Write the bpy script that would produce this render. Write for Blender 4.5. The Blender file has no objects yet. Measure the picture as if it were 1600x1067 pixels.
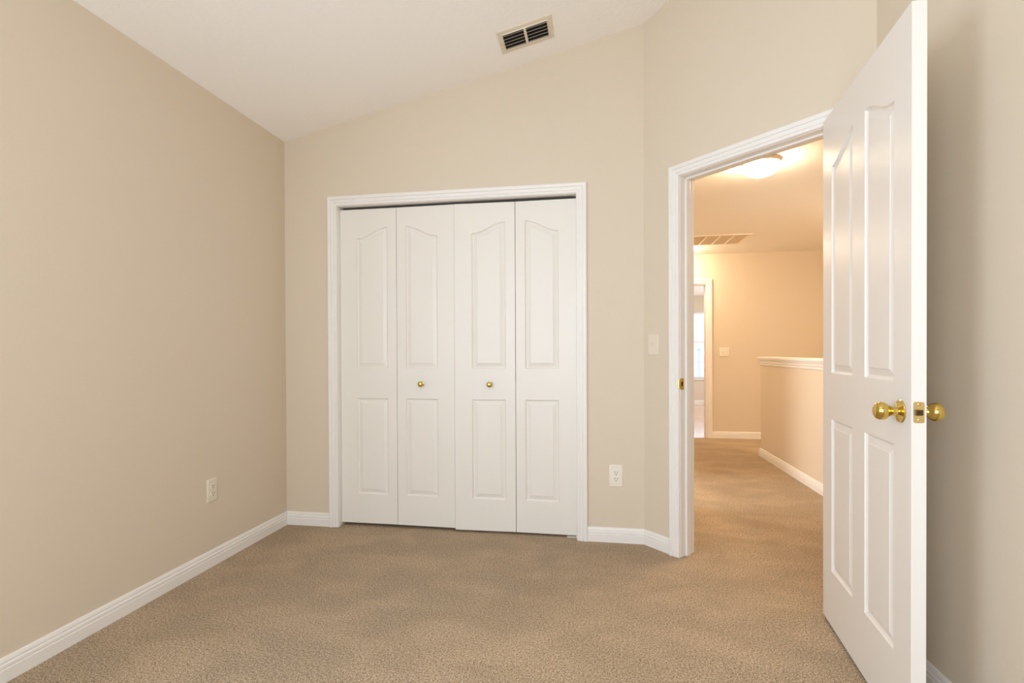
import bpy, bmesh, math, random
from mathutils import Vector, Matrix
random.seed(4)
SC = bpy.context.scene
COL = SC.collection
V = Vector

# ------------------------------------------------------------------ camera
FPX, CYPX, EYE = 793.4545, 555.4151, 1.1043
cam_d = bpy.data.cameras.new('camera')
cam = bpy.data.objects.new('camera', cam_d); COL.objects.link(cam)
_R = V((0.98674692, 0.16221593, -0.00406256))
_U = V((0.00284115, 0.00776076, 0.99996585))
_F = V((-0.16224192, 0.98672476, -0.00719702))
cam.matrix_world = Matrix(((_R.x, _U.x, -_F.x, 0), (_R.y, _U.y, -_F.y, 0), (_R.z, _U.z, -_F.z, EYE), (0, 0, 0, 1)))
cam_d.sensor_fit = 'HORIZONTAL'; cam_d.sensor_width = 36
cam_d.lens = 36 * FPX / 1600
cam_d.shift_y = (CYPX - 533.5) / 1600
cam_d.clip_start = 0.02
SC.camera = cam

# ------------------------------------------------------------------ view, sky and daylight
SC.view_settings.view_transform = 'Standard'
SC.view_settings.look = 'None'
SC.view_settings.exposure = 0.07
SC.view_settings.gamma = 1.0
SC.view_settings.use_curve_mapping = False
world = bpy.data.worlds.new('sky'); SC.world = world; world.use_nodes = True
_bg = world.node_tree.nodes['Background']
_bg.inputs['Color'].default_value = (0.74, 0.85, 1.0, 1)
_bg.inputs['Strength'].default_value = 2.7
try:
    SC.cycles.diffuse_bounces = 7; SC.cycles.max_bounces = 12; SC.cycles.transparent_max_bounces = 8
    SC.cycles.sample_clamp_indirect = 6.0; SC.cycles.caustics_reflective = False; SC.cycles.caustics_refractive = False
except Exception:
    pass

def area(name, loc, target, w, h, power, color):
    d = bpy.data.lights.new(name, 'AREA'); d.shape = 'RECTANGLE'; d.size = w; d.size_y = h
    d.energy = power; d.color = color
    o = bpy.data.objects.new(name, d); COL.objects.link(o)
    o.location = loc
    o.rotation_euler = (V(target) - V(loc)).to_track_quat('-Z', 'Y').to_euler()
    return o

DAY = (0.715, 0.805, 0.965)
# daylight outside the windows; the left and far room ones are added fill
area('daylight_rear_window', (-0.45, -1.14, 1.30), (-0.45, 2.0, 1.70), 1.7, 1.6, 70, DAY)
area('fill_left_window', (-2.19, -0.10, 1.30), (1.0, 0.25, 1.60), 1.2, 1.5, 49, DAY)  # added light at an unseen window, lifts the right wall
area('daylight_side_room_window', (-1.93, 4.2, 1.45), (1.7, 4.2, 0.9), 1.1, 1.2, 78, (0.95, 0.96, 1.0))
area('fill_far_room_side', (3.33, 9.3, 1.35), (1.5, 9.3, 0.6), 1.5, 1.3, 42, (0.90, 0.96, 1.0))  # added at an unseen side opening to brighten the far room

# ------------------------------------------------------------------ room numbers (metres)
XL, D, ZL, SL = -1.970, 2.993, 2.4585, 0.2287      # left wall, back wall, low eave, ceiling slope
XC, AD = 0.2750, math.radians(45.6576)            # corner of back wall and diagonal wall
TR = 1.146                                        # length of the diagonal wall
XR = XC + TR * math.cos(AD); YRC = D - TR * math.sin(AD)
YB = -0.92                                        # rear wall, behind the camera
HC = 2.337                                        # hall ceiling
YF = 6.774                                        # far hall wall
XH = 1.712                                        # face of the stair half wall
XHL, XHR, YHF = 0.42, 2.90, 1.20                  # hall left, right, front
YFR, ZFR = 11.043, 2.255                          # far room rear wall, ceiling
def ceil(x): return ZL + SL * (x - XL)

def frame(origin, yax):
    """local x along a wall (to the right as seen), local y into the wall, z up"""
    y = V(yax).normalized(); x = y.cross(V((0, 0, 1)))
    o = V(origin)
    return Matrix(((x.x, y.x, 0, o.x), (x.y, y.y, 0, o.y), (0, 0, 1, o.z), (0, 0, 0, 1)))
F_BACK = frame((0, D, 0), (0, 1, 0))
F_LEFT = frame((XL, 0, 0), (-1, 0, 0))            # local x = world y
F_DIAG = frame((XC, D, 0), (math.sin(AD), math.cos(AD), 0))
F_RIGHT = frame((XR, 0, 0), (1, 0, 0))            # local x = -world y
F_REAR = frame((0, YB, 0), (0, -1, 0))            # local x = -world x
F_FAR = frame((0, YF, 0), (0, 1, 0))
F_HL = frame((XHL, 0, 0), (-1, 0, 0))
F_HALF = frame((XH, 0, 0), (1, 0, 0))             # local x = -world y
F_FRR = frame((0, YFR, 0), (0, 1, 0))
F_SIDE = frame((-1.80, 0, 0), (-1, 0, 0))

# ------------------------------------------------------------------ mesh helpers
class MB:
    def __init__(s): s.v = []; s.f = []
    def add(s, pts, faces):
        n = len(s.v); s.v += [tuple(p) for p in pts]; s.f += [tuple(i + n for i in f) for f in faces]; return s
    def box(s, x0, x1, y0, y1, z0, z1):
        p = [(x, y, z) for z in (z0, z1) for y in (y0, y1) for x in (x0, x1)]
        return s.add(p, [(0, 2, 3, 1), (4, 5, 7, 6), (0, 1, 5, 4), (2, 6, 7, 3), (0, 4, 6, 2), (1, 3, 7, 5)])
    def prism(s, poly, y0, y1):
        """polygon in local (x,z), extruded along local y"""
        n = len(poly)
        p = [(a, y0, b) for a, b in poly] + [(a, y1, b) for a, b in poly]
        f = [tuple(range(n)), tuple(range(2 * n - 1, n - 1, -1))]
        f += [(i, i + n, (i + 1) % n + n, (i + 1) % n) for i in range(n)]
        return s.add(p, f)
    def slab(s, poly, z0, z1):
        n = len(poly)
        zz = lambda z, a, b: z(a, b) if callable(z) else z
        p = [(a, b, zz(z0, a, b)) for a, b in poly] + [(a, b, zz(z1, a, b)) for a, b in poly]
        f = [tuple(range(n - 1, -1, -1)), tuple(range(n, 2 * n))]
        f += [(i, (i + 1) % n, (i + 1) % n + n, i + n) for i in range(n)]
        return s.add(p, f)
    def strips(s, rows, closed=False):
        """rows: lists of points of equal length, joined by quads"""
        n = len(rows[0]); base = [p for r in rows for p in r]; f = []
        for k in range(len(rows) - 1):
            for i in range(n if closed else n - 1):
                j = (i + 1) % n
                f.append((k * n + i, k * n + j, (k + 1) * n + j, (k + 1) * n + i))
        return s.add(base, f)
    def lathe(s, prof, M=Matrix(), n=32, cap=True):
        """prof: (radius, height) pairs, turned about local z then moved by M"""
        rows = []
        for r, h in prof:
            rows.append([M @ V((r * math.cos(2 * math.pi * i / n), r * math.sin(2 * math.pi * i / n), h)) for i in range(n)])
        s.strips(rows, True)
        if cap:
            k = len(s.v); m = len(prof)
            s.f.append(tuple(range(k - m * n + n - 1, k - m * n - 1, -1)))
            s.f.append(tuple(range(k - n, k)))
        return s
    def build(s, name, mat, parent=None, M=None, bevel=0, smooth=False, seg=2):
        me = bpy.data.meshes.new(name)
        me.from_pydata([tuple((M @ V(p)) if M else p) for p in s.v], [], s.f)
        bm = bmesh.new(); bm.from_mesh(me)
        bmesh.ops.recalc_face_normals(bm, faces=bm.faces)
        bm.to_mesh(me); bm.free()
        o = bpy.data.objects.new(name, me); COL.objects.link(o)
        me.materials.append(mat)
        if smooth:
            for p in me.polygons: p.use_smooth = True
            try: me.set_sharp_from_angle(angle=math.radians(42))
            except Exception: pass
        if bevel:
            b = o.modifiers.new('edge', 'BEVEL'); b.width = bevel; b.segments = seg; b.limit_method = 'ANGLE'; b.angle_limit = math.radians(35)
            b.harden_normals = False
        if parent: o.parent = parent
        return o

def tag(o, label, cat, kind=None, group=None):
    o['label'] = label; o['category'] = cat
    if kind: o['kind'] = kind
    if group: o['group'] = group
    return o
def empty(name, M, label, cat, kind=None, group=None):
    o = bpy.data.objects.new(name, None); COL.objects.link(o); o.empty_display_size = 0.05
    o.matrix_world = M if isinstance(M, Matrix) else Matrix.Translation(M)
    return tag(o, label, cat, kind, group)

# ------------------------------------------------------------------ materials
def lin(r, g, b):
    f = lambda c: (c / 255 / 12.92) if c <= 10 else ((c / 255 + 0.055) / 1.055) ** 2.4
    return (f(r), f(g), f(b), 1)
def mat(name, col, rough=0.5, metal=0.0, bump=None, spec=0.5):
    m = bpy.data.materials.new(name); m.use_nodes = True
    nt = m.node_tree; b = nt.nodes['Principled BSDF']
    b.inputs['Base Color'].default_value = col; b.inputs['Roughness'].default_value = rough
    b.inputs['Metallic'].default_value = metal; b.inputs['Specular IOR Level'].default_value = spec
    if bump:
        scale, strength, dist, detail, stretch = bump
        tc = nt.nodes.new('ShaderNodeTexCoord'); mp = nt.nodes.new('ShaderNodeMapping')
        mp.inputs['Scale'].default_value = stretch
        nz = nt.nodes.new('ShaderNodeTexNoise'); nz.inputs['Scale'].default_value = scale; nz.inputs['Detail'].default_value = detail
        bp = nt.nodes.new('ShaderNodeBump'); bp.inputs['Strength'].default_value = strength; bp.inputs['Distance'].default_value = dist
        nt.links.new(tc.outputs['Object'], mp.inputs['Vector']); nt.links.new(mp.outputs['Vector'], nz.inputs['Vector'])
        nt.links.new(nz.outputs['Fac'], bp.inputs['Height']); nt.links.new(bp.outputs['Normal'], b.inputs['Normal'])
    return m

M_WALL = mat('beige wall paint', lin(217, 203, 182), 0.62, bump=(160, 0.18, 0.002, 2, (1, 1, 1)), spec=0.3)
M_CEIL = mat('off white ceiling paint', lin(248, 244, 239), 0.8, bump=(38, 0.35, 0.004, 3, (1, 1, 1)), spec=0.2)
M_TRIM = mat('white trim enamel', lin(236, 232, 226), 0.36, spec=0.45)
M_DOOR = mat('white moulded door paint', lin(232, 226, 218), 0.33, bump=(9, 0.3, 0.0015, 4, (40, 40, 0.8)), spec=0.42)
M_LEAF = mat('white closet door paint', lin(232, 227, 218), 0.38, bump=(9, 0.06, 0.001, 4, (28, 28, 0.9)), spec=0.45)
M_BRASS = mat('polished brass', lin(218, 190, 106), 0.14, 1.0)
M_BRASSD = mat('satin brass', lin(216, 190, 130), 0.34, 1.0)
M_DARKM = mat('dark bolt metal', lin(96, 78, 56), 0.45, 0.9)
M_PLATE = mat('ivory plastic', lin(226, 216, 198), 0.35)
M_PLATEW = mat('white plastic', lin(235, 226, 211), 0.35)
M_SLOT = mat('dark slot', lin(52, 42, 32), 0.7)
M_REG = mat('cream register enamel', lin(224, 212, 192), 0.4)
M_GRILLE = mat('white grille enamel', lin(240, 230, 214), 0.5)
M_SLAT = mat('shaded grille slats', lin(224, 207, 182), 0.6)  # darker than the frame: shading of the slats put into their colour
M_VOID = mat('duct shade', lin(34, 30, 26), 0.8)  # dark colour stands in for the shade inside the duct
M_STEEL = mat('shade dark track', lin(62, 58, 52), 0.6, 0.3)  # track darkened so the gap above the leaves reads as shade
M_CLOSET = mat('shade toned closet paint', lin(150, 138, 120), 0.8)  # wall colour toned down to carry the shade behind the leaves
M_POST = mat('grey painted post', lin(205, 205, 203), 0.7)
M_LAWN = mat('pale concrete yard', lin(205, 203, 198), 0.9, bump=(30, .3, .01, 3, (1, 1, 1)))

def carpet_material():
    m = bpy.data.materials.new('tan cut pile carpet'); m.use_nodes = True
    nt = m.node_tree; N = nt.nodes; L = nt.links; b = N['Principled BSDF']
    b.inputs['Roughness'].default_value = 0.95; b.inputs['Specular IOR Level'].default_value = 0.08
    tc = N.new('ShaderNodeTexCoord')
    def noise(scale, detail, rough=0.5, vec=None, dist=0.0):
        n = N.new('ShaderNodeTexNoise'); n.inputs['Scale'].default_value = scale; n.inputs['Detail'].default_value = detail
        n.inputs['Roughness'].default_value = rough; n.inputs['Distortion'].default_value = dist
        L.new(vec or tc.outputs['Object'], n.inputs['Vector']); return n
    fine = noise(300, 1.5, 0.6); mid = noise(125, 1.5, 0.5)
    mp = N.new('ShaderNodeMapping'); mp.inputs['Rotation'].default_value = (0, 0, math.radians(-32)); mp.inputs['Scale'].default_value = (1.0, 1.7, 1)
    L.new(tc.outputs['Object'], mp.inputs['Vector'])
    nap = noise(2.6, 3.0, 0.55, mp.outputs['Vector'], 0.5)          # pile brushed one way or the other
    def ramp(src, a, b_, ca, cb):
        r = N.new('ShaderNodeValToRGB'); r.color_ramp.elements[0].position = a; r.color_ramp.elements[1].position = b_
        r.color_ramp.elements[0].color = ca; r.color_ramp.elements[1].color = cb; L.new(src, r.inputs['Fac']); return r
    add = N.new('ShaderNodeMath'); add.operation = 'MULTIPLY_ADD'; add.inputs[1].default_value = 0.3
    L.new(mid.outputs['Fac'], add.inputs[0]); 
    sc_ = N.new('ShaderNodeMath'); sc_.operation = 'MULTIPLY'; sc_.inputs[1].default_value = 0.7; L.new(fine.outputs['Fac'], sc_.inputs[0])
    L.new(sc_.outputs[0], add.inputs[2])
    tuft = ramp(add.outputs[0], 0.38, 0.62, lin(106, 88, 66), lin(221, 199, 171))
    napc = ramp(nap.outputs['Fac'], 0.42, 0.62, (0.92, 0.92, 0.92, 1), (1.06, 1.05, 1.05, 1))
    mx = N.new('ShaderNodeMix'); mx.data_type = 'RGBA'; mx.blend_type = 'MULTIPLY'; mx.inputs['Factor'].default_value = 1
    L.new(tuft.outputs['Color'], mx.inputs['A']); L.new(napc.outputs['Color'], mx.inputs['B'])
    L.new(mx.outputs['Result'], b.inputs['Base Color'])
    bp = N.new('ShaderNodeBump'); bp.inputs['Strength'].default_value = 0.7; bp.inputs['Distance'].default_value = 0.006
    L.new(add.outputs[0], bp.inputs['Height']); L.new(bp.outputs['Normal'], b.inputs['Normal'])
    return m
M_CARPET = carpet_material()

def plank_material():
    m = mat('pale glossy plank floor', lin(214, 184, 160), 0.16, spec=0.7)
    nt = m.node_tree; b = nt.nodes['Principled BSDF']
    tc = nt.nodes.new('ShaderNodeTexCoord'); br = nt.nodes.new('ShaderNodeTexBrick')
    br.inputs['Color1'].default_value = lin(216, 186, 164); br.inputs['Color2'].default_value = lin(204, 170, 146); br.inputs['Mortar'].default_value = lin(150, 118, 96)
    br.inputs['Scale'].default_value = 1.0; br.inputs['Mortar Size'].default_value = 0.003; br.inputs['Brick Width'].default_value = 1.1; br.inputs['Row Height'].default_value = 0.13
    nt.links.new(tc.outputs['Object'], br.inputs['Vector']); nt.links.new(br.outputs['Color'], b.inputs['Base Color'])
    return m
M_PLANK = plank_material()

def glass_material():
    m = bpy.data.materials.new('clear window glass'); m.use_nodes = True
    nt = m.node_tree; N = nt.nodes; out = N['Material Output']; N.remove(N['Principled BSDF'])
    t = N.new('ShaderNodeBsdfTransparent'); t.inputs['Color'].default_value = (0.97, 0.98, 0.97, 1)
    g = N.new('ShaderNodeBsdfGlossy'); g.inputs['Roughness'].default_value = 0.02
    mx = N.new('ShaderNodeMixShader'); mx.inputs['Fac'].default_value = 0.06
    nt.links.new(t.outputs[0], mx.inputs[1]); nt.links.new(g.outputs[0], mx.inputs[2]); nt.links.new(mx.outputs[0], out.inputs['Surface'])
    return m
M_GLASS = glass_material()

def glow_material(name, color, strength):
    m = bpy.data.materials.new(name); m.use_nodes = True
    b = m.node_tree.nodes['Principled BSDF']
    b.inputs['Base Color'].default_value = (0.9, 0.88, 0.84, 1); b.inputs['Roughness'].default_value = 0.25
    b.inputs['Emission Color'].default_value = color; b.inputs['Emission Strength'].default_value = strength
    return m
M_LAMP = glow_material('lit opal lamp glass', (1.0, 0.79, 0.54, 1), 84)
M_LAMP2 = glow_material('bright opal lamp glass', (1.0, 0.79, 0.54, 1), 128)
M_LAMP_FILL = glow_material('added fill lamp glass', (1.0, 0.79, 0.54, 1), 262)  # glow of the added stair lamp, strong to fill the hall

# ------------------------------------------------------------------ floor, ceilings, walls
def structure(name, mb, m, label, cat, M=None, **k):
    return tag(mb.build(name, m, None, M, **k), label, cat, 'structure')

fl = MB().slab([(XL - .12, YB - .12), (XR, YB - .12), (XR + .12, YHF - .12), (XHR + .12, YHF - .12), (XHR + .12, YF), (XL - .12, YF)], -0.12, 0)
structure('floor', fl, M_CARPET, 'tan cut pile carpet floor running from the bedroom into the hall', 'carpet')
structure('floor_far_room', MB().slab([(-0.2, YF), (3.5, YF), (3.5, YFR + .12), (-0.2, YFR + .12)], -0.12, 0), M_PLANK,
          'pale glossy floor of the bright room beyond the hall', 'floor')
cl = MB().slab([(XL - .12, YB - .12), (XR + .12, YB - .12), (XR + .12, D + .13), (XL - .12, D + .13)], lambda x, y: ceil(x), lambda x, y: ceil(x) + .1)
structure('ceiling', cl, M_CEIL, 'sloping off-white bedroom ceiling rising to the right', 'ceiling')
hp = [(XC + .05, D + .10), (XR + .05, YRC + .05), (XR + .06, YHF - .12), (XHR + .12, YHF - .12), (XHR + .12, YF + .06), (XHL - .12, YF + .06), (XHL - .12, D + .10)]
structure('ceiling_hall', MB().slab(hp, HC, HC + .1), M_CEIL, 'flat hall ceiling with round lamp seen through the doorway', 'ceiling')
structure('ceiling_far_room', MB().slab([(-0.2, YF + .06), (3.5, YF + .06), (3.5, YFR + .12), (-0.2, YFR + .12)], ZFR, ZFR + .1), M_CEIL,
          'white ceiling of the bright room beyond the hall', 'ceiling')

WT = 0.115
# closet opening and doorway opening (clear)
CX0, CX1, CZ = -1.606, -0.110, 2.026
JT = 0.018
DT0, DT1, DZ = 0.245, 1.003, 2.033
LW = (-0.70, 0.50, 0.55, 2.05)                      # side window behind the camera, added to light the right wall: y0, y1, z0, z1
wl = MB().prism([(YB - .12, 0), (LW[0], 0), (LW[0], ZL), (YB - .12, ZL)], 0, .12).prism([(LW[1], 0), (D + WT, 0), (D + WT, ZL), (LW[1], ZL)], 0, .12)
wl.prism([(LW[0], 0), (LW[1], 0), (LW[1], LW[2]), (LW[0], LW[2])], 0, .12).prism([(LW[0], LW[3]), (LW[1], LW[3]), (LW[1], ZL), (LW[0], ZL)], 0, .12)
structure('wall_left', wl, M_WALL, 'long beige bedroom wall at left with a low outlet', 'wall', F_LEFT)
wb = MB()
a, b_ = CX0 - JT, CX1 + JT
wb.prism([(XL, 0), (a, 0), (a, ceil(a)), (XL, ceil(XL))], 0, WT)
wb.prism([(a, CZ + JT), (b_, CZ + JT), (b_, ceil(b_)), (a, ceil(a))], 0, WT)
wb.prism([(b_, 0), (XC + .05, 0), (XC + .05, ceil(XC + .05)), (b_, ceil(b_))], 0, WT)
structure('wall_back', wb, M_WALL, 'beige gable wall around the white closet doors', 'wall', F_BACK)
wd = MB(); a, b_ = DT0 - JT, DT1 + JT
cd = lambda t: ceil(XC + t * math.cos(AD)) + .09
wd.prism([(0, 0), (a, 0), (a, cd(a)), (0, cd(0))], 0, WT)
wd.prism([(a, DZ + JT), (b_, DZ + JT), (b_, cd(b_)), (a, cd(a))], 0, WT)
wd.prism([(b_, 0), (TR, 0), (TR, cd(TR)), (b_, cd(b_))], 0, WT)
structure('wall_diagonal', wd, M_WALL, 'angled beige wall holding the doorway to the hall', 'wall', F_DIAG)
structure('wall_right', MB().prism([(-YRC - .02, 0), (-YB + .12, 0), (-YB + .12, ceil(XR) + .05), (-YRC - .02, ceil(XR) + .05)], 0, WT), M_WALL,
          'beige bedroom wall at right behind the open white door', 'wall', F_RIGHT)
# rear wall with its window (behind the camera)
WX0, WX1, WZ0, WZ1 = -0.40, 1.30, 0.50, 2.10         # local x = -world x
wr = MB()
xa, xb = -XR - .12, -XL + .12
top = lambda x: ceil(-x) + .02
wr.prism([(xa, 0), (WX0, 0), (WX0, top(WX0)), (xa, top(xa))], 0, WT)
wr.prism([(WX1, 0), (xb, 0), (xb, top(xb)), (WX1, top(WX1))], 0, WT)
wr.prism([(WX0, 0), (WX1, 0), (WX1, WZ0), (WX0, WZ0)], 0, WT)
wr.prism([(WX0, WZ1), (WX1, WZ1), (WX1, top(WX1)), (WX0, top(WX0))], 0, WT)
structure('wall_rear', wr, M_WALL, 'beige bedroom wall with a window facing the closet', 'wall', F_REAR)

def window(name, M, x0, x1, z0, z1, rail, label, muntin=None, rail_h=0.05, depth=0.05):
    f = MB(); w = 0.045
    f.box(x0, x1, depth, depth + .05, z0, z0 + w); f.box(x0, x1, depth, depth + .05, z1 - w, z1)
    f.box(x0, x0 + w, depth, depth + .05, z0 + w, z1 - w); f.box(x1 - w, x1, depth, depth + .05, z0 + w, z1 - w)
    o = tag(f.build(name, M_TRIM, None, M, bevel=.003), label, 'window', 'structure')
    MB().box(x0 + w, x1 - w, depth + .004, depth + .046, rail - rail_h / 2, rail + rail_h / 2).build('meeting_rail', M_TRIM, o, M, bevel=.003)
    if muntin:
        MB().box(x0 + w, x1 - w, depth + .012, depth + .034, muntin - .008, muntin + .008).build('muntin', M_TRIM, o, M)
    MB().box(x0 + w, x1 - w, depth + .022, depth + .026, z0 + w, rail - rail_h / 2).build('pane', M_GLASS, o, M)
    MB().box(x0 + w, x1 - w, depth + .022, depth + .026, rail + rail_h / 2, z1 - w).build('pane', M_GLASS, o, M)
    MB().box(x0 - .03, x1 + .03, -.03, depth, z0 - .022, z0).build('sill', M_TRIM, o, M, bevel=.004)
    return o
window('window_1', F_REAR, WX0, WX1, WZ0, WZ1, 1.42, 'white framed bedroom window opposite the closet')

window('window_4_fill', F_LEFT, *LW, 1.30, 'unseen white framed window added in the left bedroom wall to light the right side')

# hall shell
FD0, FD1, FDZ = 0.610, 1.386, 1.946                    # far doorway, clear
hf = MB()
hf.prism([(XHL - .12, 0), (FD0 - JT, 0), (FD0 - JT, HC + .02), (XHL - .12, HC + .02)], 0, .12)
hf.prism([(FD1 + JT, 0), (XHR + .12, 0), (XHR + .12, HC + .02), (FD1 + JT, HC + .02)], 0, .12)
hf.prism([(FD0 - JT, FDZ + JT), (FD1 + JT, FDZ + JT), (FD1 + JT, HC + .02), (FD0 - JT, HC + .02)], 0, .12)
structure('wall_hall_far', hf, M_WALL, 'warm lit wall at the end of the hall', 'wall', F_FAR)
SD0, SD1 = 3.79, 4.60
hl = MB()
hl.prism([(D + .10, 0), (SD0, 0), (SD0, HC + .02), (D + .10, HC + .02)], 0, .11)
hl.prism([(SD1, 0), (YF, 0), (YF, HC + .02), (SD1, HC + .02)], 0, .11)
hl.prism([(SD0, 2.03), (SD1, 2.03), (SD1, HC + .02), (SD0, HC + .02)], 0, .11)
structure('wall_hall_left', hl, M_WALL, 'left wall of the hall with a side opening, behind the diagonal wall', 'wall', F_HL)
structure('wall_hall_right', MB().box(XHR, XHR + .12, YHF - .12, YF, 0, HC + .02), M_WALL, 'right wall of the hall beyond the stair half wall', 'wall')
structure('wall_hall_front', MB().box(XR + .06, XHR, YHF - .12, YHF, 0, HC + .02), M_WALL, 'hall wall behind the right bedroom wall', 'wall')
# closet shell
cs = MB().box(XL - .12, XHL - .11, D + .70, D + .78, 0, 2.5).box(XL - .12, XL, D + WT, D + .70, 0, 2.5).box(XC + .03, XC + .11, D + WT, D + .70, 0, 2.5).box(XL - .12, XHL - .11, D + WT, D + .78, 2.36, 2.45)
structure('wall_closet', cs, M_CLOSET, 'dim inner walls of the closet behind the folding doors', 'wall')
# side room off the hall
sr = MB().box(-1.92, XHL - .11, D + .785, D + .79, 0, 2.45).box(-1.92, XHL - .11, 5.4, 5.5, 0, 2.45)
sr.box(-1.92, -1.80, D + .78, 3.6, 0, 2.45).box(-1.92, -1.80, 4.8, 5.4, 0, 2.45).box(-1.92, -1.80, 3.6, 4.8, 0, .85).box(-1.92, -1.80, 3.6, 4.8, 2.05, 2.45)
structure('wall_side_room', sr, M_WALL, 'walls of the side room off the hall', 'wall')
structure('ceiling_side_room', MB().box(-1.92, XHL - .06, D + .78, 5.5, HC + .02, HC + .12), M_CEIL, 'ceiling of the side room off the hall', 'ceiling')
window('window_3', F_SIDE, 3.6, 4.8, .85, 2.05, 1.45, 'white framed window in the side room off the hall')
# far room shell
W2 = (1.45, 2.50, .526, 1.922)
fr = MB()
fr.prism([(-.2, 0), (W2[0], 0), (W2[0], 2.4), (-.2, 2.4)], 0, .12).prism([(W2[1], 0), (3.5, 0), (3.5, 2.4), (W2[1], 2.4)], 0, .12)
fr.prism([(W2[0], 0), (W2[1], 0), (W2[1], W2[2]), (W2[0], W2[2])], 0, .12).prism([(W2[0], W2[3]), (W2[1], W2[3]), (W2[1], 2.4), (W2[0], 2.4)], 0, .12)
structure('wall_far_room', fr, M_WALL, 'wall around the bright window beyond the hall', 'wall', F_FRR)
fs = MB().box(-.2, -.08, YF + .12, YFR, 0, 2.4)
fs.box(3.2, 3.32, YF + .12, 8.5, 0, 2.4).box(3.2, 3.32, 10.1, YFR, 0, 2.4).box(3.2, 3.32, 8.5, 10.1, 0, .65).box(3.2, 3.32, 8.5, 10.1, 2.05, 2.4)
fs.box(-.2, XHL - .12, YF, YF + .12, 0, 2.4).box(XHR + .12, 3.5, YF, YF + .12, 0, 2.4)
structure('wall_far_room_sides', fs, M_WALL, 'side walls of the bright room beyond the hall', 'wall')
window('window_2', F_FRR, *W2, 1.298, 'bright white window in the room beyond the hall', muntin=.872)

# outside the far window: pale yard and a grey post
structure('ground', MB().slab([(-14, YFR + .3), (18, YFR + .3), (18, 40), (-14, 40)], -0.35, -0.25), M_LAWN, 'pale yard outside the far window', 'ground')
pst = empty('yard_post', (2.80, 14.6, -.25), 'grey upright post blurred by glare outside the far window', 'post')
MB().box(2.89, 2.98, 14.54, 14.66, -.25, 1.15).build('post_shaft', M_POST, pst, Matrix.Translation((-2.935, -14.6, .25)), bevel=.01)
MB().box(2.875, 2.995, 14.52, 14.68, 1.15, 1.19).build('post_cap', M_POST, pst, Matrix.Translation((-2.935, -14.6, .25)), bevel=.01)

# ------------------------------------------------------------------ casings, jambs, baseboards
CAS = [(.000, .0), (.000, .0085), (.003, .0120), (.011, .0125), (.0130, .0095), (.0160, .0095), (.0180, .0140), (.031, .0160), (.0335, .0125), (.0365, .0125), (.0390, .0185), (.052, .0205), (.0575, .0185), (.060, .013), (.060, .0)]
def casing_mb(x0, x1, zt, prof=CAS, side=-1):
    """three mitred lengths of moulding round an opening; side -1 stands off the room face"""
    mb = MB(); rows = []
    for w, th in prof:
        y = side * th
        rows.append([(x0 - w, y, 0), (x0 - w, y, zt + w), (x1 + w, y, zt + w), (x1 + w, y, 0)])
    return mb.strips(rows)
def jamb_mb(x0, x1, zt, y0, y1, t=JT):
    return MB().box(x0 - t, x0, y0, y1, 0, zt + t).box(x1, x1 + t, y0, y1, 0, zt + t).box(x0, x1, y0, y1, zt, zt + t)

tr = empty('trim_1', F_BACK, 'white moulded casing framing the folding closet doors', 'door frame', 'structure')
casing_mb(CX0 - .002, CX1 + .002, CZ + .002).build('casing', M_TRIM, tr)
jamb_mb(CX0, CX1, CZ, 0.0005, WT - .001).build('jamb', M_TRIM, tr)
MB().box(CX0 + .02, CX1 - .02, .040, .066, CZ - .014, CZ).build('track', M_STEEL, tr)

tr2 = empty('trim_2', F_DIAG, 'white moulded casing framing the open doorway to the hall', 'door frame', 'structure')
casing_mb(DT0 - .003, DT1 + .003, DZ + .003).build('casing', M_TRIM, tr2)
hc_ = casing_mb(DT0 - .003, DT1 + .003, DZ + .003, side=1); hc_.v = [(x, y + WT, z) for x, y, z in hc_.v]
hc_.build('casing', M_TRIM, tr2)
jamb_mb(DT0, DT1, DZ, 0.0005, WT - .0005).build('jamb', M_TRIM, tr2, bevel=.0015)
st = MB().box(DT0, DT0 + .011, .040, .075, 0, DZ).box(DT1 - .011, DT1, .040, .075, 0, DZ).box(DT0, DT1, .040, .075, DZ - .011, DZ)
st.build('door_stop', M_TRIM, tr2, bevel=.003)
# strike plate with its curled lip on the latch jamb
sp = MB().prism([(DT0 - .001, .899), (DT0 + .0015, .899), (DT0 + .0015, .959), (DT0 - .001, .959)], .000, .030)
lip = [[(DT0 + .0015, .002, z), (DT0 + .0010, -.006, z), (DT0 - .0015, -.0105, z), (DT0 - .0045, -.0130, z), (DT0 - .0085, -.0142, z)] for z in (.909, .913, .945, .949)]
sp.strips(lip)
so = sp.build('strike_plate', M_BRASS, tr2); so['label'] = 'brass strike plate'
MB().box(DT0 + .0012, DT0 + .0022, .006, .020, .916, .942).build('latch_hole', M_SLOT, so)

tr3 = empty('trim_3', F_FAR, 'white casing of the doorway at the end of the hall', 'door frame', 'structure')
casing_mb(FD0 - .004, FD1 + .014, FDZ + .010).build('casing', M_TRIM, tr3)
jamb_mb(FD0, FD1, FDZ, 0.0005, .1195).build('jamb', M_TRIM, tr3)

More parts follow.
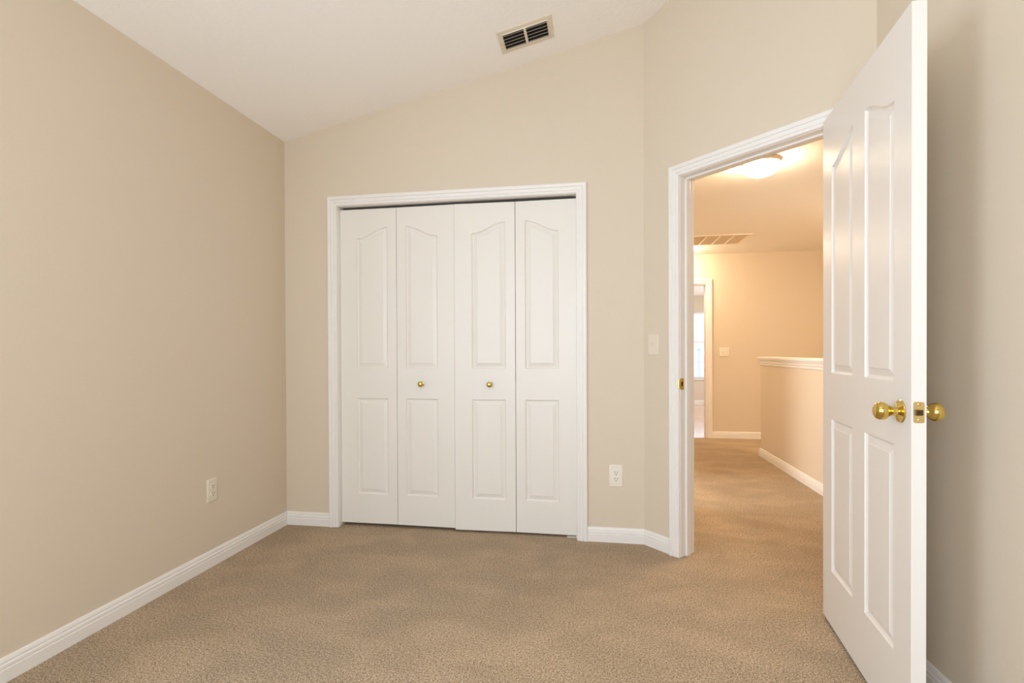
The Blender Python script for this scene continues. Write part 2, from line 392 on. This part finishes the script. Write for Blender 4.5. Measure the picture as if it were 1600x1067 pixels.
BASE = [(0.0, 0.0), (.013, 0.0), (.013, .044), (.0105, .0465), (.0105, .0500), (.0125, .0520), (.0120, .0600), (.0085, .0640), (.0085, .0680), (.0095, .0700), (.0070, .0790), (.0045, .0835), (0.0, .0842)]
def base_mb(x0, x1, m0=0.0, m1=0.0):
    """skirting along local x; m0/m1 = how far each end shifts per unit of thickness (mitres)"""
    rows = [[(x0 + m0 * t, -t, z), (x1 + m1 * t, -t, z)] for t, z in BASE]
    mb = MB().strips(rows); n = len(BASE)
    mb.f.append(tuple(range(0, 2 * n, 2))); mb.f.append(tuple(range(1, 2 * n, 2)))
    return mb
KM = math.tan(AD / 2)
def baseboard(name, M, x0, x1, label, m0=0.0, m1=0.0):
    return structure(name, base_mb(x0, x1, m0, m1), M_TRIM, label, 'baseboard', M)
baseboard('baseboard_left', F_LEFT, YB, D, 'white moulded baseboard along the left bedroom wall', 0, -1)
baseboard('baseboard_back_left', F_BACK, XL, CX0 - .062, 'short white baseboard between left corner and closet casing', 1, 0)
baseboard('baseboard_back_right', F_BACK, CX1 + .062, XC, 'short white baseboard between closet casing and angled wall', 0, -KM)
baseboard('baseboard_diagonal', F_DIAG, 0, DT0 - .063, 'tiny white baseboard piece left of the doorway casing', KM, 0)
baseboard('baseboard_diagonal_right', F_DIAG, DT1 + .063, TR, 'white baseboard piece behind the open door', 0, -KM)
baseboard('baseboard_right', F_RIGHT, -YRC, -YB, 'white moulded baseboard along the right wall behind the door', KM, 0)
baseboard('baseboard_rear', F_REAR, -XR, -XL, 'white baseboard under the bedroom window', 1, -1)
baseboard('baseboard_hall_far', F_FAR, FD1 + .075, XHR, 'white baseboard at the foot of the hall end wall')
baseboard('baseboard_hall_left', F_HL, SD1, YF, 'white baseboard on the left wall of the hall')
baseboard('baseboard_far_room', F_FRR, -.08, 3.2, 'white baseboard under the bright far window')

# stair half wall with moulded cap
YH1, YH0, ZH = 5.690, YHF, 0.968
hwl = MB().box(-YH1, -YH0, 0, .115, 0, ZH)
structure('wall_half', hwl, M_WALL, 'low half wall with white cap beside the hall carpet', 'half wall', F_HALF, bevel=.012, seg=3)
def ring(off, z):    # outline of the half wall grown by off, in local (x,y)
    return [(-YH1 - off, -off, z), (-YH0, -off, z), (-YH0, .115 + off, z), (-YH1 - off, .115 + off, z)]
cp = MB().strips([ring(o_, z_) for o_, z_ in ((.001, .955), (.006, .958), (.007, .975), (.012, .982), (.013, .996), (.018, 1.008), (.019, 1.014), (.026, 1.016), (.029, 1.024), (.029, 1.036), (.026, 1.041))], True)
n = len(cp.v); cp.f.append(tuple(range(n - 4, n))); cp.f.append((0, 1, 2, 3))
structure('trim_4', cp, M_TRIM, 'white moulded cap along the top of the half wall', 'wall cap', F_HALF)
bh = base_mb(-YH1, -YH0, -1, 0)
e = [[(-YH1 - t, -t, z), (-YH1 - t, .115 + t, z)] for t, z in BASE]
bh.strips(e)
structure('baseboard_half', bh, M_TRIM, 'white baseboard along the foot of the half wall', 'baseboard', F_HALF)

# ------------------------------------------------------------------ moulded panel doors
PROF = [(0.0, 0.0), (.0025, -.0045), (.006, -.0078), (.009, -.0092), (.012, -.0092), (.014, -.0082), (.031, -.0032), (.034, -.0014), (.037, -.0014)]
def arch(x0, x1, zlow, zhigh, rise, d=0.0):
    """top edge of a panel drawn in by d: an S curve between its low and its high end; rise +1 = high at x1"""
    n = 14; pts = []
    def zc(u):
        q = u if rise > 0 else 1 - u
        k = .5 - .5 * math.cos(math.pi * min(1, max(0, (q - .03) / .95)))
        return zlow + (zhigh - zlow) * (.94 * k + .06 * q)
    for i in range(n + 1):
        x = x0 + d + (x1 - x0 - 2 * d) * i / n
        u = (x - x0) / (x1 - x0)
        g = (zc(min(1, u + .02)) - zc(max(0, u - .02))) / (.04 * (x1 - x0))
        pts.append((x, zc(u) - d * math.sqrt(1 + g * g)))
    return pts
def panel_slab(w, z0, z1, th, cols, low, up, hi, scale=1.0, both=True):
    """moulded slab: local x 0..w, front face at y=0 looking to -y, back at y=th.
    cols: (x0, x1, rise) of each column of panels; low=(z,z); up=(z, z at low end), hi = z at arch top"""
    mb = MB()
    def face(y, sgn):
        P = lambda pts, d=0.0: [(a, y - sgn * d, b) for a, b in pts]
        xs = [0.0]
        for c in cols: xs += [c[0], c[1]]
        xs.append(w)
        for i in range(0, len(xs), 2):                                    # stiles
            mb.add(P([(xs[i], z0), (xs[i + 1], z0), (xs[i + 1], z1), (xs[i], z1)]), [(0, 1, 2, 3)])
        for x0, x1, rise in cols:
            ar = arch(x0, x1, up[1], hi, rise)
            mb.add(P([(x0, z0), (x1, z0), (x1, low[0]), (x0, low[0])]), [(0, 1, 2, 3)])
            mb.add(P([(x0, low[1]), (x1, low[1]), (x1, up[0]), (x0, up[0])]), [(0, 1, 2, 3)])
            for i in range(len(ar) - 1):
                mb.add(P([ar[i], ar[i + 1], (ar[i + 1][0], z1), (ar[i][0], z1)]), [(0, 1, 2, 3)])
            for top in (0, 1):
                rows = []
                for d_, k in PROF:
                    d = d_ * scale
                    if top: poly = [(x0 + d, up[0] + d), (x1 - d, up[0] + d)] + arch(x0, x1, up[1], hi, rise, d)[::-1]
                    else: poly = [(x0 + d, low[0] + d), (x1 - d, low[0] + d), (x1 - d, low[1] - d), (x0 + d, low[1] - d)]
                    rows.append(P(poly, k))
                mb.strips(rows, True)
                n = len(poly); k = len(mb.v)
                mb.f.append(tuple(range(k - n, k)))
    face(0, 1)
    if both: face(th, -1)
    else: mb.add([(0, th, z0), (w, th, z0), (w, th, z1), (0, th, z1)], [(0, 3, 2, 1)])
    mb.add([(0, 0, z0), (0, th, z0), (0, th, z1), (0, 0, z1)], [(0, 1, 2, 3)])
    mb.add([(w, 0, z0), (w, th, z0), (w, th, z1), (w, 0, z1)], [(0, 3, 2, 1)])
    mb.add([(0, 0, z0), (w, 0, z0), (w, th, z0), (0, th, z0)], [(0, 3, 2, 1)])
    mb.add([(0, 0, z1), (w, 0, z1), (w, th, z1), (0, th, z1)], [(0, 1, 2, 3)])
    return mb
def build_slab(mb, name, m, parent, M=None):
    me_o = mb.build(name, m, parent, M)
    bm = bmesh.new(); bm.from_mesh(me_o.data)
    bmesh.ops.remove_doubles(bm, verts=bm.verts, dist=.0002)
    bmesh.ops.recalc_face_normals(bm, faces=bm.faces)
    bm.to_mesh(me_o.data); bm.free()
    return me_o

def turn_y():      # lathe axis (z) pointing to local -y
    return Matrix.Rotation(math.radians(90), 4, 'X')

# bifold closet doors: two pairs of leaves
LX = [(-1.6050, -1.2315), (-1.2290, -.8560), (-.8525, -.4775), (-.4745, -.1115)]
YFACE = .034
BK = [(YFACE, YFACE + .003), (YFACE + .003, YFACE - .001), (YFACE - .010, YFACE + .001), (YFACE + .001, YFACE)]
LB = [(.020, 2.011), (.020, 2.011), (.014, 2.009), (.014, 2.009)]
def bifold(name, idx, label, knob_leaf, knob_x):
    x0 = LX[idx[0]][0]
    root = empty(name, F_BACK @ Matrix.Translation((x0, 0, 0)), label, 'closet door', 'structure')
    for i in idx:
        a_, b__ = LX[i]; w = b__ - a_; outer, inner = .107 * w / .372, .058 * w / .372
        left_hi = (i % 2 == 1)          # leaves 2 and 4 are high on their left
        c = (inner, w - outer, -1) if left_hi else (outer, w - inner, 1)
        z0, z1 = LB[i]
        mb = panel_slab(w, z0, z1, .034, [c], (.205, .815), (1.003, 1.828), 1.893, both=False)
        ya, yb_ = BK[i]
        ang = math.atan2(yb_ - ya, w)
        M = Matrix.Translation((a_ - x0, ya, 0)) @ Matrix.Rotation(ang, 4, 'Z')
        lf = build_slab(mb, 'leaf', M_LEAF, root, M)
        if i == knob_leaf:
            K = M @ Matrix.Translation((knob_x - a_, 0, .907)) @ turn_y()
            kb = MB().lathe([(.011, 0), (.011, .003), (.0065, .005), (.006, .012), (.009, .015), (.0145, .019), (.0172, .025), (.0165, .030), (.012, .0345), (.005, .0365), (.001, .0368)], K, 32)
            ko = kb.build('knob', M_BRASS, lf, smooth=True); ko['label'] = 'small round brass knob'
            MB().lathe([(.0145, -.0005), (.0145, .002), (.012, .003)], K, 32).build('rosette', M_BRASS, lf, smooth=True)
    return root
d2 = bifold('door_2', (0, 1), 'left pair of white folding closet door leaves', 1, -1.069)
d3 = bifold('door_3', (2, 3), 'right pair of white folding closet door leaves, nearer the doorway', 2, -.634)
pb = MB().box(CX1 - .060 , CX1 - .001, .030, .062, .0, .004).box(CX1 - .005, CX1 - .001, .030, .062, .004, .022)
tag(pb.build('pivot_bracket', M_PLATEW, None, F_BACK, bevel=.001), 'small white floor pivot bracket at the right closet jamb', 'bracket')

# the open bedroom door
BD = math.radians(6.5904); HX, HY, DW, DTH = .9314, 2.287, .759, .035
dvec = V((math.sin(BD), math.cos(BD), 0))             # free edge -> hinge
nvec = V((math.cos(BD), -math.sin(BD), 0))            # into the door from the seen face
free = V((HX, HY, 0)) - dvec * DW
# local x runs from the hinge (0) to the free edge (w), local y into the slab
F_DOOR = Matrix(((-dvec.x, nvec.x, 0, HX), (-dvec.y, nvec.y, 0, HY), (0, 0, 1, 0), (0, 0, 0, 1)))
door = empty('door_1', F_DOOR, 'white moulded bedroom door swung open with brass knobs', 'door', 'structure')
cols = [(DW - .654, DW - .430, 1), (DW - .323, DW - .105, -1)]
build_slab(panel_slab(DW, .013, 2.045, DTH, cols, (.231, .833), (1.015, 1.828), 1.898), 'door_slab', M_DOOR, door)
KZ, KS = .932, DW - .062
for side in (0, 1):
    K = Matrix.Translation((KS, 0 if side == 0 else DTH, KZ)) @ (turn_y() if side == 0 else Matrix.Rotation(math.radians(-90), 4, 'X'))
    kn = MB().lathe([(.013, .004), (.0125, .014), (.0125, .022), (.0150, .028), (.0195, .0325), (.0242, .039), (.0262, .0465), (.0256, .054), (.0215, .0605), (.014, .0650), (.006, .0664), (.001, .0667)], K, 48)
    ko = kn.build('knob', M_BRASS, door, smooth=True); ko['label'] = 'polished brass knob'
    rs = MB().lathe([(.0320, 0), (.0325, .0015), (.0310, .004), (.027, .0052), (.022, .0058), (.018, .0085), (.013, .0095), (.011, .0100)], K, 48)
    rs.build('rosette', M_BRASS, ko, smooth=True)
# latch plate on the free edge (local x = DW)
lp = MB(); yc = DTH / 2; hw_, hh, r = .0125, .0285, .005
pts = []
for cx_, cz_, a0 in ((hw_ - r, hh - r, 0), (-hw_ + r, hh - r, 90), (-hw_ + r, -hh + r, 180), (hw_ - r, -hh + r, 270)):
    for k in range(5):
        q = math.radians(a0 + 22.5 * k); pts.append((yc + cx_ + r * math.cos(q), KZ + .004 + cz_ + r * math.sin(q)))
n = len(pts)
lp.add([(DW - .001, y, z) for y, z in pts] + [(DW + .0012, y, z) for y, z in pts], [tuple(range(n, 2 * n))] + [(i, (i + 1) % n, (i + 1) % n + n, i + n) for i in range(n)])
lo = lp.build('latch_plate', M_BRASSD, door); lo['label'] = 'brass latch plate'
bo = MB().add([(DW, yc - .009, KZ - .004), (DW, yc + .009, KZ - .004), (DW, yc + .009, KZ + .011), (DW, yc - .009, KZ + .011),
               (DW + .010, yc - .009, KZ - .004), (DW + .004, yc + .009, KZ - .004), (DW + .004, yc + .009, KZ + .011), (DW + .010, yc - .009, KZ + .011)],
              [(0, 1, 5, 4), (1, 2, 6, 5), (2, 3, 7, 6), (3, 0, 4, 7), (4, 5, 6, 7)]).build('latch_bolt', M_DARKM, lo, bevel=.001)
for dz in (.022, -.0205):
    S = Matrix.Translation((DW + .0010, yc, KZ + .004 + dz)) @ Matrix.Rotation(math.radians(90), 4, 'Y')
    MB().lathe([(.0036, 0), (.0036, .0008), (.0028, .0014), (.001, .0016)], S, 16).build('screw', M_BRASSD, lo, smooth=True)
for hz in (.22, 1.03, 1.83):
    hg = MB().lathe([(.006, -.045), (.006, .045)], Matrix.Translation((-.004, DTH + .004, hz)), 16)
    hg.box(-.0015, .0005, .006, DTH, hz - .044, hz + .044)
    hg.build('hinge', M_BRASS, door, smooth=True)

# ------------------------------------------------------------------ outlets and switches
def plate_mb(w, h, th=.006):
    mb = MB(); rows = []
    for o_, y in ((0, 0), (0, -.002), (.002, -.0045), (.006, -th), (.010, -th)):
        rows.append([(-w / 2 + o_, y, -h / 2 + o_), (w / 2 - o_, y, -h / 2 + o_), (w / 2 - o_, y, h / 2 - o_), (-w / 2 + o_, y, h / 2 - o_)])
    mb.strips(rows, True); k = len(mb.v); mb.f.append((k - 4, k - 3, k - 2, k - 1))
    return mb
def screw(parent, m, x, z, y=-.006):
    MB().lathe([(.0035, 0), (.0032, .0010), (.001, .0016)], Matrix.Translation((x, y, z)) @ turn_y(), 16).build('screw', m, parent, smooth=True)
def outlet(M, label, m, w=.077, h=.127):
    root = empty('wall_outlet', M, label, 'outlet')
    plate_mb(w, h).build('cover_plate', m, root, smooth=True)
    for zc in (.0195, -.0195):
        pts = []
        for k in range(40):
            q = 2 * math.pi * k / 40; x, z = .0172 * math.cos(q), .0172 * math.sin(q)
            pts.append((x, max(-.0135, min(.0135, z)) + zc))
        rc = MB().prism(pts, -.0088, -.005).build('receptacle', m, root, bevel=.0008)
        sl = MB()
        sl.box(-.0078, -.0052, -.0092, -.0086, zc - .0005, zc + .0095)
        sl.box(.0052, .0078, -.0092, -.0086, zc + .0005, zc + .0085)
        g = [(.0030 * math.cos(math.pi * k / 8), -.0062 + zc + .0040 * -math.sin(math.pi * k / 8)) for k in range(9)]
        sl.prism(g + [(-.0030, zc - .0050), (.0030, zc - .0050)], -.0092, -.0086)
        sl.build('slot', M_SLOT, rc)
    screw(root, m, 0, 0)
    return root
def switch(M, label, m, gangs=1, h=.120, w=.071):
    root = empty('light_switch', M, label, 'light switch')
    W_ = w + .046 * (gangs - 1)
    plate_mb(W_, h).build('cover_plate', m, root, smooth=True)
    for g in range(gangs):
        x = (g - (gangs - 1) / 2) * .046
        MB().box(x - .0055, x + .0055, -.0066, -.0055, -.0125, .0125).build('toggle_slot', M_SLOT if False else m, root, bevel=.0005)
        up = 1 if g % 2 == 0 else -1
        MB().add([(x - .0042, -.006, -.009), (x + .0042, -.006, -.009), (x + .0042, -.006, .009), (x - .0042, -.006, .009),
                  (x - .0036, -.017, up * .006 - .0035), (x + .0036, -.017, up * .006 - .0035), (x + .0036, -.0165, up * .006 + .0035), (x - .0036, -.0165, up * .006 + .0035)],
                 [(0, 1, 5, 4), (1, 2, 6, 5), (2, 3, 7, 6), (3, 0, 4, 7), (4, 5, 6, 7)]).build('toggle', m, root, bevel=.0008)
        for z in (.030, -.030): screw(root, m, x, z)
    return root
TL = lambda x, z: Matrix.Translation((x, 0, z))
outlet(F_LEFT @ TL(2.346, .393), 'ivory duplex outlet low on the left wall, its plate matching the paint', M_PLATE, .070, .118)
outlet(F_BACK @ TL(.115, .384), 'white duplex outlet on the narrow wall between closet and doorway', M_PLATEW)
switch(F_DIAG @ TL(.068, 1.141), 'ivory single toggle switch beside the doorway casing', M_PLATE)
switch(F_FAR @ TL(1.607, 1.091), 'double toggle switch on the warm wall at the end of the hall', M_PLATEW, 2, h=.112)

# ------------------------------------------------------------------ ceiling fittings
# bedroom supply register, on the sloping ceiling
th = math.atan(SL)
VX, VY = -.3685, 2.742
MV = Matrix.Translation((VX, VY, ceil(VX))) @ Matrix.Rotation(-th, 4, 'Y')     # local x up the slope, z out of the ceiling
reg = empty('air_register', MV, 'small cream louvred air register on the sloping ceiling above the closet', 'air vent')
RL, RW, OL, OW = .300, .196, .244, .136
fm = MB(); rows = []
for o_, z in ((0, 0), (0, -.003), (.004, -.006), (.022, -.008), ((RL - OL) / 2 - .003, -.012), ((RL - OL) / 2, -.012), ((RL - OL) / 2 + .001, .0)):
    ow = o_ * ((RW - OW) / 2) / ((RL - OL) / 2)
    rows.append([(-RL / 2 + o_, -RW / 2 + ow, z), (RL / 2 - o_, -RW / 2 + ow, z), (RL / 2 - o_, RW / 2 - ow, z), (-RL / 2 + o_, RW / 2 - ow, z)])
fm.strips(rows, True).build('frame', M_REG, reg)
MB().box(-OL / 2 - .004, OL / 2 + .004, -OW / 2 - .004, OW / 2 + .004, -.0035, -.0005).build('duct_shade', M_VOID, reg)  # dark sheet painted as the shade behind the louvers
MB().box(-.007, .007, -OW / 2, OW / 2, -.0125, -.002).build('center_bar', M_REG, reg, bevel=.002)
for s in (-1, 1):
    for k in range(5):
        yk = -OW / 2 + (k + .35) * OW / 5
        x0, x1 = (-OL / 2, -.007) if s < 0 else (.007, OL / 2)
        lv = MB().add([(x0, yk - .002, -.0125), (x1, yk - .002, -.0125), (x1, yk + .010, -.0045), (x0, yk + .010, -.0045),
                       (x0, yk - .001, -.0132), (x1, yk - .001, -.0132), (x1, yk + .011, -.0052), (x0, yk + .011, -.0052)],
                      [(0, 1, 2, 3), (4, 7, 6, 5), (0, 4, 5, 1), (2, 6, 7, 3), (1, 5, 6, 2), (0, 3, 7, 4)])
        lv.build('louver', M_REG, reg)
MB().box(-OL / 2 - .012, -OL / 2 - .006, -.012, .022, -.016, -.010).build('damper_lever', M_REG, reg, bevel=.001)

# return-air grille on the hall ceiling
GX0, GX1, GY0, GY1 = .870, 1.630, 5.660, 6.170
grl = empty('return_air_grille', ((GX0 + GX1) / 2, (GY0 + GY1) / 2, HC), 'wide white return air grille on the hall ceiling', 'air vent')
TG = Matrix.Translation((-(GX0 + GX1) / 2, -(GY0 + GY1) / 2, -HC))
f = MB(); b0 = .028
f.box(GX0, GX1, GY0, GY0 + b0, HC - .013, HC).box(GX0, GX1, GY1 - b0, GY1, HC - .008, HC).box(GX0, GX0 + b0, GY0 + b0, GY1 - b0, HC - .008, HC).box(GX1 - b0, GX1, GY0 + b0, GY1 - b0, HC - .008, HC)
f.build('frame', M_GRILLE, grl, TG, bevel=.003)
for k in range(1, 5):
    x = GX0 + b0 + k * (GX1 - GX0 - 2 * b0) / 5
    MB().box(x - .006, x + .006, GY0 + b0, GY1 - b0, HC - .009, HC - .001).build('divider', M_GRILLE, grl, TG)
sl = MB(); ns = 40
for k in range(ns):
    y = GY0 + b0 + (k + .5) * (GY1 - GY0 - 2 * b0) / ns
    sl.add([(GX0 + b0, y - .006, HC - .001), (GX1 - b0, y - .006, HC - .001), (GX1 - b0, y + .006, HC - .007), (GX0 + b0, y + .006, HC - .007)], [(0, 1, 2, 3)])
sl.build('slats', M_SLAT, grl, TG)

# flush lamps on the hall ceiling, the stair one added out of sight as fill
LAMPP = [(.001, -.098), (.026, -.097), (.056, -.091), (.082, -.079), (.100, -.062), (.109, -.045), (.111, -.034), (.106, -.030)]
def lamp(x, y, label, m):
    root = empty('ceiling_lamp', (x, y, HC), label, 'ceiling lamp', group='round lamps on the hall ceiling')
    MB().lathe([(.116, 0), (.118, -.012), (.115, -.024), (.104, -.031)], n=48).build('base_ring', M_REG, root, smooth=True)
    MB().lathe(LAMPP, n=48).build('glass_shade', m, root, smooth=True)
    return root
lamp(1.065, 3.53, 'glowing round dome lamp on the hall ceiling, just below the doorway head', M_LAMP)
lamp(2.62, 4.50, 'unseen dome lamp added over the stairs to fill the hall with warm light', M_LAMP_FILL)  # added lamp hidden by the open door, brightens the hall
lamp(.98, 6.42, 'dome lamp by the hall end wall, beside the return air grille', M_LAMP2)
